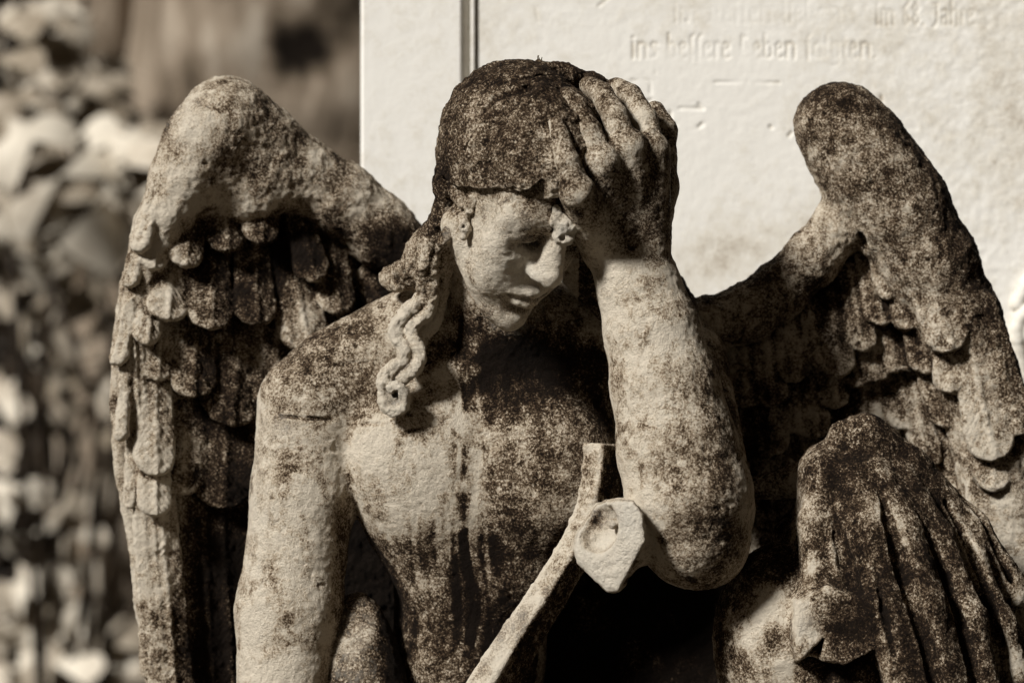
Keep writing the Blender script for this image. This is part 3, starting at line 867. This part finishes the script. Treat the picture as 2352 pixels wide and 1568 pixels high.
for lab, cx, cy, dd, n, hgt in (('tall tuft of thin dry moss stalks on the very top of the statue head', 1242, 152, -265, 7, 26),
                                ('short moss tuft left of the crown on the statue head', 1182, 164, -275, 4, 12),
                                ('low dry moss tuft right of the crown on the statue head', 1305, 158, -240, 4, 8)):
    paths = []
    for i in range(n):
        x = cx + r2.uniform(-12, 12); lean = r2.uniform(-6, 6); hh = hgt * r2.uniform(.45, 1)
        paths.append([pt(x, cy + 8, dd) / S, pt(x + lean * .3, cy - hh * .5, dd) / S, pt(x + lean, cy - hh, dd) / S])
    V, F = tube_mesh(paths, .0006)
    o = mesh_obj('moss_tuft', V, F, MOSS)
    tag(o, lab, 'moss', 'moss tufts on the crown')

# ------------------------------------------------------------------ GRAVESTONE (upright slab behind the angel)
MARBLE, n_, l_, b_ = new_mat('pale_marble')
v_ = n_.new('ShaderNodeTexCoord').outputs['Object']
a1 = noise(n_, l_, v_, 5, 6, .6); a2 = noise(n_, l_, v_, 45, 5, .65); a3 = noise(n_, l_, v_, 260, 3, .7)
la = n_.new('ShaderNodeAttribute'); la.attribute_name = 'lichen_shade'
x_ = math_n(n_, l_, 'MULTIPLY_ADD', math_n(n_, l_, 'SUBTRACT', a1, .5), .9, la.outputs['Fac'])
x_ = math_n(n_, l_, 'MULTIPLY_ADD', math_n(n_, l_, 'SUBTRACT', a2, .5), 1.0, x_)
x_ = math_n(n_, l_, 'MULTIPLY_ADD', math_n(n_, l_, 'SUBTRACT', a3, .5), .7, x_)
l_.new(ramp(n_, l_, x_, [(0, (.84, .815, .76)), (.30, (.73, .69, .61)), (.60, (.46, .40, .32)), (1, (.13, .10, .07))]), b_.inputs['Base Color'])
bp_ = n_.new('ShaderNodeBump'); bp_.inputs['Strength'].default_value = .5; bp_.inputs['Distance'].default_value = .002
l_.new(math_n(n_, l_, 'MULTIPLY_ADD', a3, .4, a2), bp_.inputs['Height']); l_.new(bp_.outputs[0], b_.inputs['Normal'])

stone_root = empty('gravestone', (0.55, 0.5, -1.2))
tag(stone_root, 'tall pale marble gravestone with worn carved inscription behind the angel', 'gravestone')
SD = 900.0           # depth of the inscribed face

# narrow blackletter strokes, unit: x-height 1.0
G = {
 'i': (.30, [[(.15, 0), (.15, 1)], [(.12, 1.28), (.18, 1.34)]]),
 'n': (.72, [[(.14, 0), (.14, 1)], [(.14, .86), (.36, 1), (.56, .84), (.56, 0)]]),
 's': (.52, [[(.44, .90), (.22, 1), (.12, .80), (.40, .40), (.38, .10), (.10, .04)]]),
 'b': (.66, [[(.14, 1.55), (.14, .1), (.32, 0), (.52, .18), (.52, .75), (.34, 1), (.14, .82)]]),
 'e': (.54, [[(.12, .52), (.42, .66), (.42, .86), (.26, 1), (.12, .82), (.12, .14), (.26, 0), (.46, .10)]]),
 'f': (.40, [[(.16, -.12), (.16, 1.35), (.34, 1.5)], [(.06, .98), (.32, .98)]]),
 'S': (.40, [[(.16, -.12), (.16, 1.35), (.34, 1.5)]]),
 'r': (.46, [[(.14, 0), (.14, 1)], [(.14, .84), (.28, 1), (.42, .88)]]),
 'L': (.74, [[(.20, 1.45), (.16, .2), (.08, .05)], [(.10, .08), (.40, 0), (.66, .14)], [(.20, 1.45), (.40, 1.3)]]),
 'o': (.64, [[(.12, .15), (.12, .85), (.32, 1), (.52, .85), (.52, .15), (.32, 0), (.12, .15)]]),
 'l': (.30, [[(.14, 1.5), (.14, .1), (.24, 0)]]),
 'g': (.64, [[(.50, .85), (.30, 1), (.12, .85), (.12, .15), (.30, 0), (.50, .15)], [(.50, 1), (.50, -.35), (.30, -.5), (.12, -.40)]]),
 't': (.42, [[(.18, 1.35), (.18, .12), (.34, 0)], [(.06, 1), (.34, 1)]]),
 'm': (1.0, [[(.14, 0), (.14, 1)], [(.14, .86), (.32, 1), (.48, .84), (.48, 0)], [(.48, .86), (.66, 1), (.84, .84), (.84, 0)]]),
 'D': (.80, [[(.16, 1.35), (.30, 1.45), (.62, 1.1), (.62, .3), (.38, 0), (.10, .12)], [(.26, 1.3), (.26, .1)]]),
 'J': (.50, [[(.10, 1.35), (.40, 1.4)], [(.30, 1.38), (.32, .2), (.10, -.1)]]),
 'a': (.60, [[(.14, .9), (.30, 1), (.46, .86), (.46, .0)], [(.46, .55), (.14, .42), (.14, .10), (.30, 0), (.46, .16)]]),
 'h': (.64, [[(.14, 1.5), (.14, 0)], [(.14, .84), (.34, 1), (.52, .84), (.50, .1), (.42, -.1)]]),
 '6': (.62, [[(.46, 1.45), (.20, 1.1), (.12, .4), (.30, 0), (.50, .3), (.36, .72), (.16, .55)]]),
 '8': (.62, [[(.30, .75), (.12, 1.1), (.30, 1.45), (.48, 1.1), (.30, .75), (.10, .35), (.30, 0), (.50, .35), (.30, .75)]]),
 '.': (.30, [[(.12, .02), (.16, .06)]]),
 'd': (.64, [[(.46, 1.0), (.14, .8), (.12, .15), (.30, 0), (.50, .2), (.50, .9), (.22, 1.5)]]),
 ' ': (.40, []),
}
def text_strokes(txt, x0, x1, ybase, xh):
    tot = sum(G[c][0] for c in txt)
    sx = (x1 - x0) / tot
    out = []; x = x0
    for c in txt:
        wd, st = G[c]
        for s_ in st:
            out.append([(x + px_ * sx, ybase - py_ * xh) for px_, py_ in s_])
        x += wd * sx
    return out
strokes = [(s_, 1.0, 4.2) for s_ in text_strokes('ins beSSere Leben folgten.', 1448, 2016, 134, 36)]
strokes += [(s_, .45, 4.0) for s_ in text_strokes('im DeSSen lieben', 1545, 1935, 52, 34)]
strokes += [(s_, .8, 4.2) for s_ in text_strokes('im 68. Jahre', 2010, 2240, 58, 36)]
strokes += [([(1375, 14), (1400, -6)], .8, 4), ([(1230, 18), (1236, 50)], .6, 4), ([(1642, 189), (1702, 189)], 1.2, 4), ([(1734, 190), (1790, 190)], 1.2, 4), ([(1716, 188), (1717, 189)], 2.2, 4.5),
            ([(1452, 184), (1462, 186)], .8, 4), ([(1482, 182), (1494, 188), (1494, 215)], .9, 4), ([(1505, 166), (1507, 168)], .9, 4), ([(1562, 249), (1614, 249)], 1.5, 5), ([(1606, 240), (1614, 250)], 1.5, 5),
            ([(1540, 258), (1540, 286), (1552, 288)], 1.5, 5), ([(1606, 292), (1613, 285)], 1.5, 5), ([(1770, 291), (1771, 292)], 2.4, 6), ([(1818, 305), (1812, 312)], 1.5, 5), ([(2024, 222), (2026, 232)], 1.2, 5),
            ([(1578, 48), (1579, 49)], 1.6, 5), ([(1488, 232), (1496, 230)], 1.2, 5)]
# inscribed face as a fine carved relief grid
gx = np.arange(1100, 2500, 2.2); gy = np.concatenate([np.arange(-160, 330, 2.2), np.arange(330, 760, 3.5), np.arange(760, 1500, 14.0)])
GX, GY = np.meshgrid(gx, gy)
dep = np.zeros_like(GX)
wear = fbm(np.stack([GX.ravel(), GY.ravel(), 0 * GX.ravel()], -1), 90, 5, 2).reshape(GX.shape)
for pts_, dpt, rad in strokes:
    xs = [p[0] for p in pts_]; ys = [p[1] for p in pts_]
    i0, i1 = np.searchsorted(gx, [min(xs) - 14, max(xs) + 14]); j0, j1 = np.searchsorted(gy, [min(ys) - 14, max(ys) + 14])
    X, Y = GX[j0:j1, i0:i1], GY[j0:j1, i0:i1]
    dmin = np.full(X.shape, 1e9)
    for (ax_, ay), (bx, by) in zip(pts_[:-1], pts_[1:]):
        ex, ey = bx - ax_, by - ay
        h = np.clip(((X - ax_) * ex + (Y - ay) * ey) / (ex * ex + ey * ey), 0, 1)
        dmin = np.minimum(dmin, np.hypot(X - ax_ - ex * h, Y - ay - ey * h))
    wr = np.clip((wear[j0:j1, i0:i1] - .36) * 4, .10, 1)
    dep[j0:j1, i0:i1] = np.maximum(dep[j0:j1, i0:i1], 3.0 * dpt * wr * np.clip(1 - dmin / (rad * 1.2), 0, 1) ** .8)
flat = np.stack([GX.ravel(), GY.ravel(), 0 * GX.ravel()], -1)
rgh = ((fbm(flat, 14, 9, 3) - .5) * (1.0 + 2.0 * np.clip((GX.ravel() - 1750) / 500, 0, 1)) * (GY.ravel() < 800) + (fbm(flat, 150, 10, 2) - .5) * 1.5).reshape(GX.shape)
sc_ = 1 + SD / DPX
Vs = np.stack([(GX - 1176) * sc_, SD + dep + rgh, (784 - GY) * sc_], -1).reshape(-1, 3)
nx_, ny_ = len(gx), len(gy)
ii = (np.arange(ny_ - 1)[:, None] * nx_ + np.arange(nx_ - 1)[None]).ravel()
Fs = np.stack([ii, ii + nx_, ii + nx_ + 1, ii + 1], -1)
panel = mesh_obj('inscribed_panel', Vs / S, Fs.astype(np.int32), MARBLE, stone_root)
px, py = GX.ravel(), GY.ravel()
Ls = -.03 + .5 * (fbm(np.stack([px, py, 0 * px], -1), 160, 77, 3) - .5) + spots(px, py, [(1720, 600, 200, 110, .34), (1660, 560, 90, 60, .14), (1900, 500, 90, 160, .2), (2320, 300, 280, 400, .24), (2200, 60, 260, 100, .2), (1500, 20, 300, 60, .08), (1560, 660, 60, 60, .2)]) + .34 * np.clip(dep.ravel() / 3, 0, 1)
at = panel.data.attributes.new('lichen_shade', 'FLOAT', 'POINT'); at.data.foreach_set('value', Ls.astype(np.float32))
panel['label'] = 'worn blackletter inscription carved into the pale panel'

def boxy(name, x0, x1, y0, y1, d0, d1, parent, mat, bev=6):
    """box given on the reference elevation at depth d0 (front)"""
    a = pt(x0, y0, d0); b = pt(x1, y1, d0)
    X0, X1, Z0, Z1 = a[0], b[0], b[2], a[2]
    V = []; 
    prof = [(X0, d1), (X0, d0 + bev), (X0 + bev, d0), (X1 - bev, d0), (X1, d0 + bev), (X1, d1)]
    for z in (Z0, Z1):
        V += [np.array([x, y, z]) / S for x, y in prof]
    n = len(prof)
    F = [(i, i + 1, n + i + 1, n + i) for i in range(n - 1)] + [(n - 1, 0, n, 2 * n - 1), tuple(range(n))[::-1], tuple(range(n, 2 * n))]
    o = mesh_obj(name, V, F, mat, parent, smooth=False)
    return o
TOPY, BOTY = -560, 2300
boxy('slab', 1062, 2560, TOPY, BOTY, SD + 14, SD + 330, stone_root, MARBLE)
pil = boxy('border_strip', 828, 1064, TOPY, BOTY, SD - 20, SD + 330, stone_root, MARBLE, 8)
mo = boxy('moulding', 1081, 1091, TOPY, BOTY, SD - 11, SD + 13, stone_root, MARBLE, 3)
pil2 = boxy('border_strip', 2500, 2720, TOPY, BOTY, SD - 40, SD + 330, stone_root, MARBLE, 10)
# carved scroll ornament low on the right of the panel
sc2 = Sculpt()
spir = []
for i in range(26):
    a = math.radians(200 - i * 24); r = 62 - i * 2.0
    spir.append(pt(2395 + r * math.cos(a), 760 - r * math.sin(a), SD - 14))
sc2.tube(spir, [20] * 26, 4)
sc2.ball(pt(2395, 760, SD - 16), 16, 5)
sc2.tube([pt(2336, 700, SD - 6), pt(2360, 650, SD - 8), pt(2400, 610, SD - 8), pt(2470, 570, SD - 4)], [18, 18, 16, 12], 6)
sc2.tube([pt(2338, 760, SD - 8), pt(2340, 800, SD - 8), pt(2352, 860, SD - 6), pt(2380, 920, SD - 4)], [16, 20, 18, 14], 6)
scroll = stone_part('scroll_ornament', sc2, 4.0, MARBLE, stone_root, lambda a, b, c, d: (.3 + 0 * a, 0 * a), rough=1, lump=2, weather=0)

# ------------------------------------------------------------------ pedestal and ground
ped = Sculpt()
def rbox(c, hx, hy, hz, r):
    c = np.asarray(c, np.float32)
    def fn(P):
        q = np.abs(P - c) - np.array([hx - r, hy - r, hz - r], np.float32)
        return np.sqrt((np.maximum(q, 0) ** 2).sum(1)) + np.minimum(q.max(1), 0) - r
    ped.raw(fn, c, math.sqrt(hx*hx+hy*hy+hz*hz), 'u', 6)
rbox((200, 100, -1640), 1150, 620, 420, 30)
rbox((200, 100, -2140), 1280, 720, 110, 30)
pedo = stone_part('pedestal', ped, 16, STONE, None, lambda a, b, V, N: (.35 + 0 * a, 0 * a), rough=2, lump=6)
tag(pedo, 'massive stone block pedestal carrying the seated angel', 'pedestal')

GRASS, n_, l_, b_ = new_mat('ground_cover')
v_ = n_.new('ShaderNodeTexCoord').outputs['Object']
g1 = noise(n_, l_, v_, 3, 8, .7)
l_.new(ramp(n_, l_, g1, [(.3, (.02, .016, .010)), (.7, (.075, .062, .042))]), b_.inputs['Base Color'])
bp_ = n_.new('ShaderNodeBump'); bp_.inputs['Distance'].default_value = .05
l_.new(noise(n_, l_, v_, 30, 6, .7), bp_.inputs['Height']); l_.new(bp_.outputs[0], b_.inputs['Normal'])
gnd = mesh_obj('ground', [(-200, -200, -1.12), (200, -200, -1.12), (200, 200, -1.12), (-200, 200, -1.12)], [(0, 1, 2, 3)], GRASS, smooth=False)
tag(gnd, kind='structure')

# ------------------------------------------------------------------ foliage far behind on the left
def leaf_mat(name, c0, c1, c2):
    m, n, l, b = new_mat(name)
    v = n.new('ShaderNodeTexCoord').outputs['Object']
    z = noise(n, l, v, 9, 4, .6)
    ta = n.new('ShaderNodeAttribute'); ta.attribute_name = 'tone'
    z = math_n(n, l, 'ADD', z, ta.outputs['Fac'])
    l.new(ramp(n, l, z, [(.3, c0), (.5, c1), (.7, c2)]), b.inputs['Base Color'])
    b.inputs['Roughness'].default_value = .6
    return m
LEAF = leaf_mat('pale_leaf', (.22, .18, .13), (.46, .40, .32), (.66, .60, .50))
LEAF_D = leaf_mat('dark_leaf', (.006, .004, .0025), (.018, .012, .007), (.05, .035, .022))
BARK, n_, l_, b_ = new_mat('smooth_bark')
v_ = n_.new('ShaderNodeTexCoord').outputs['Object']
mp = n_.new('ShaderNodeMapping'); mp.inputs['Scale'].default_value = (6, 6, 1.6); l_.new(v_, mp.inputs[0])
k1 = noise(n_, l_, mp.outputs[0], 2.2, 5, .6)
kat = n_.new('ShaderNodeAttribute'); kat.attribute_name = 'lichen_shade'
l_.new(ramp(n_, l_, math_n(n_, l_, 'SUBTRACT', k1, kat.outputs['Fac']), [(.15, (.012, .008, .005)), (.36, (.20, .155, .11)), (.56, (.36, .29, .22)), (.8, (.62, .54, .44))]), b_.inputs['Base Color'])
bp_ = n_.new('ShaderNodeBump'); bp_.inputs['Distance'].default_value = .02
l_.new(noise(n_, l_, mp.outputs[0], 12, 5, .65), bp_.inputs['Height']); l_.new(bp_.outputs[0], b_.inputs['Normal'])

LOBES = [(0, 0), (.07, .10), (.17, .09), (.26, .13), (.31, .21), (.28, .29), (.21, .34), (.27, .40), (.35, .46), (.38, .55), (.34, .63), (.25, .65), (.18, .66), (.19, .76), (.15, .88), (.08, .99), (0, 1.06)]
def leaf_geo(base, direc, nrm, size, V, F, droop=.25):
    u = np.asarray(direc, float); u /= np.linalg.norm(u)
    n = np.asarray(nrm, float); n -= u * (n @ u); n /= np.linalg.norm(n) + 1e-9
    v = np.cross(n, u)
    b = len(V)
    out = [(x, y) for x, y in LOBES] + [(-x, y) for x, y in LOBES[-2:0:-1]]
    mid = [(0, .25), (0, .5), (0, .75)]
    for x, y in out + mid:
        z = -droop * y * y + (.10 if (x, y) in mid else -.28 * abs(x))
        V.append(np.asarray(base) + size * (u * y + v * x + n * z))
    m = len(out); c = b + m
    for i in range(m):
        j = (i + 1) % m
        y = (out[i][1] + out[j][1]) / 2
        F.append((b + i, b + j, c + (0 if y < .38 else 1 if y < .62 else 2)))
    F.append((b, c, b)) if False else None

def shrub(name, label, cat, clumps, mat, depth, size, group, droop=.3, stems=True):
    """clumps: (px,py,rx,ry,n) on the reference elevation at this depth"""
    V, F = [], []; st = []; tone = []
    k = 1 + depth / DPX
    x_ = clumps[0]
    bx = np.mean([c[0] for c in clumps]); root = pt(bx, 784, depth) / S; root[2] = -1.12
    for (x, y, rx, ry, n) in clumps:
        hub = pt(x, y - ry, depth + 120) / S
        mid = (hub + root) / 2 + np.array([random.uniform(-.15, .15), .1, .1])
        st.append([root + np.array([random.uniform(-.1, .1), 0, 0]), mid, hub])
        for i in range(max(2, int(n * .62))):
            p = pt(x + random.gauss(0, rx * .55), y - ry * .4 + random.gauss(0, ry * .55), depth + random.uniform(-220, 220)) / S
            dvec = (random.gauss(0, .75), random.gauss(-.2, .35), -1)
            nv = (random.gauss(-.5, .45), random.gauss(-1, .25), random.gauss(.25, .35))
            q0 = len(V); leaf_geo(p, dvec, nv, size * random.uniform(.7, 1.4), V, F, droop); tone += [random.uniform(-.22, .22)] * (len(V) - q0)
    o = empty(name, root)
    tag(o, label, cat, group)
    fo = mesh_obj('foliage', V, F, mat, o, smooth=True)
    at = fo.data.attributes.new('tone', 'FLOAT', 'POINT'); at.data.foreach_set('value', np.asarray(tone, np.float32))
    V2, F2 = tube_mesh(st, .012, 6)
    mesh_obj('stem', V2, F2, LEAF_D, o)
    return o
SG = 'pale shrubs behind the left wing'
shrub('leafy_shrub', 'pale drooping leaf cluster in the top left corner beside the tree', 'shrub',
      [(40, 30, 70, 50, 6), (100, 130, 70, 60, 11), (195, 50, 26, 60, 6), (200, 180, 24, 40, 4)], LEAF, 9600, .30, SG)
shrub('leafy_shrub', 'bright broad leaves hanging just left of the wing hump', 'shrub',
      [(10, 300, 40, 50, 5), (140, 310, 70, 40, 8), (320, 330, 50, 60, 10), (200, 410, 60, 40, 8), (30, 420, 50, 60, 5)], LEAF, 9200, .33, SG)
shrub('leafy_shrub', 'sparse pale leaves halfway down the left edge', 'shrub',
      [(95, 700, 40, 40, 6), (10, 640, 30, 70, 4), (180, 810, 50, 40, 4), (235, 905, 20, 40, 4), (10, 850, 30, 80, 4), (10, 1060, 14, 90, 3), (150, 1130, 60, 60, 3)], LEAF, 9800, .28, SG)
shrub('leafy_shrub', 'sunlit leaves in the lower left corner beside the feather tips', 'shrub',
      [(50, 1410, 60, 40, 7), (200, 1380, 30, 40, 5), (170, 1500, 100, 50, 13), (290, 1450, 40, 80, 8), (30, 1290, 40, 30, 2), (120, 1620, 200, 60, 18)], LEAF, 9600, .30, SG)

def trunk(name, label, px0, py_top, py_bot, rad, depth, lean, knots, group):
    rows, seg = 60, 40
    V = []; L = []
    a = pt(px0, py_top, depth) / S; b = pt(px0 + lean, py_bot, depth) / S
    b = b * 1.0; b[2] = -1.15
    for i in range(rows + 1):
        t = i / rows
        c = a + (b - a) * t
        for s_ in range(seg):
            an = 2 * math.pi * s_ / seg
            r = rad * (.9 + .25 * t ** 2) * (1 + .07 * math.sin(an * 3 + t * 5) + .04 * math.sin(an * 7 - t * 9))
            V.append(c + np.array([math.cos(an) * r, math.sin(an) * r, 0]))
    V = np.array(V)
    P = V * S
    X, Y = unpt(P)
    for kx, ky, kr, kv in knots:
        q = np.exp(-(((X - kx) / kr) ** 2 + ((Y - ky) / kr) ** 2)) * (P[:, 1] < depth)
        L.append(q * kv)
        V[:, 1] += q * .04 * np.sign(kv)
    F = [(i*seg + s_, (i+1)*seg + s_, (i+1)*seg + (s_+1) % seg, i*seg + (s_+1) % seg) for i in range(rows) for s_ in range(seg)]
    o = empty(name, (float(b[0]), float(b[1]), -1.12))
    tag(o, label, 'tree', group)
    m = mesh_obj('trunk', V, F, BARK, o)
    at = m.data.attributes.new('lichen_shade', 'FLOAT', 'POINT')
    at.data.foreach_set('value', np.asarray(sum(L) if L else np.zeros(len(V)), np.float32))
    # crown above the picture
    CV, CF = [], []
    for i in range(260):
        p = a + np.array([random.gauss(0, .9), random.gauss(0, .5) + 1.3, random.uniform(.6, 2.8)])
        leaf_geo(p, (random.gauss(0, .6), random.gauss(0, .6), -1), (random.gauss(0, .5), random.gauss(-.6, .5), random.gauss(.6, .5)), .22, CV, CF)
    mesh_obj('crown', CV, CF, LEAF_D, o)
    return o
trunk('tree', 'thick smooth trunk with dark round knot behind the gravestone edge', 690, -560, 1500, .56, 11000, -30,
      [(685, 110, 55, .75), (545, 110, 70, -.30), (800, 60, 60, .18), (815, 330, 60, .35), (730, 260, 60, -.10), (440, 200, 60, .3)], 'trees behind')
trunk('tree', 'slim dim trunk at the left behind the pale leaves', 240, -560, 1500, .16, 10900, 10, [(240, 200, 90, .5), (230, 620, 80, .25), (250, 1250, 70, .1)], 'trees behind')

# dark hedge closing the view
HV, HF_ = [], []
for i in range(5200):
    px_, py_ = random.uniform(-700, 3300), random.uniform(-900, 1900)
    if random.random() < .55: px_ = random.uniform(-300, 900)
    p = pt(px_, py_, random.uniform(13200, 14600)) / S
    leaf_geo(p, (random.gauss(0, .5), random.gauss(-.2, .4), -1), (random.gauss(-.3, .5), -1, random.gauss(.4, .4)), random.uniform(.12, .3), HV, HF_)
hd = mesh_obj('hedge', HV, HF_, LEAF_D)
tag(hd, 'dark out of focus hedge closing the view behind the trees', 'hedge', kind='stuff')
core = pt(0, 0, 14900) / S
gxx = np.linspace(-9, 9, 60); gzz = np.linspace(-1.2, 4.5, 24)
GXX, GZZ = np.meshgrid(gxx, gzz)
Pn = np.stack([GXX.ravel(), 0 * GXX.ravel(), GZZ.ravel()], -1)
Yb = core[1] + (fbm(Pn, .8, 4, 3) - .5) * 1.2
Vb = np.stack([GXX.ravel(), Yb, GZZ.ravel()], -1)
ii = (np.arange(23)[:, None] * 60 + np.arange(59)[None]).ravel()
bk = mesh_obj('hedge_core', Vb, np.stack([ii, ii + 1, ii + 61, ii + 60], -1).astype(np.int32), LEAF_D, hd)
print('script %.1fs' % (time.time() - T0))
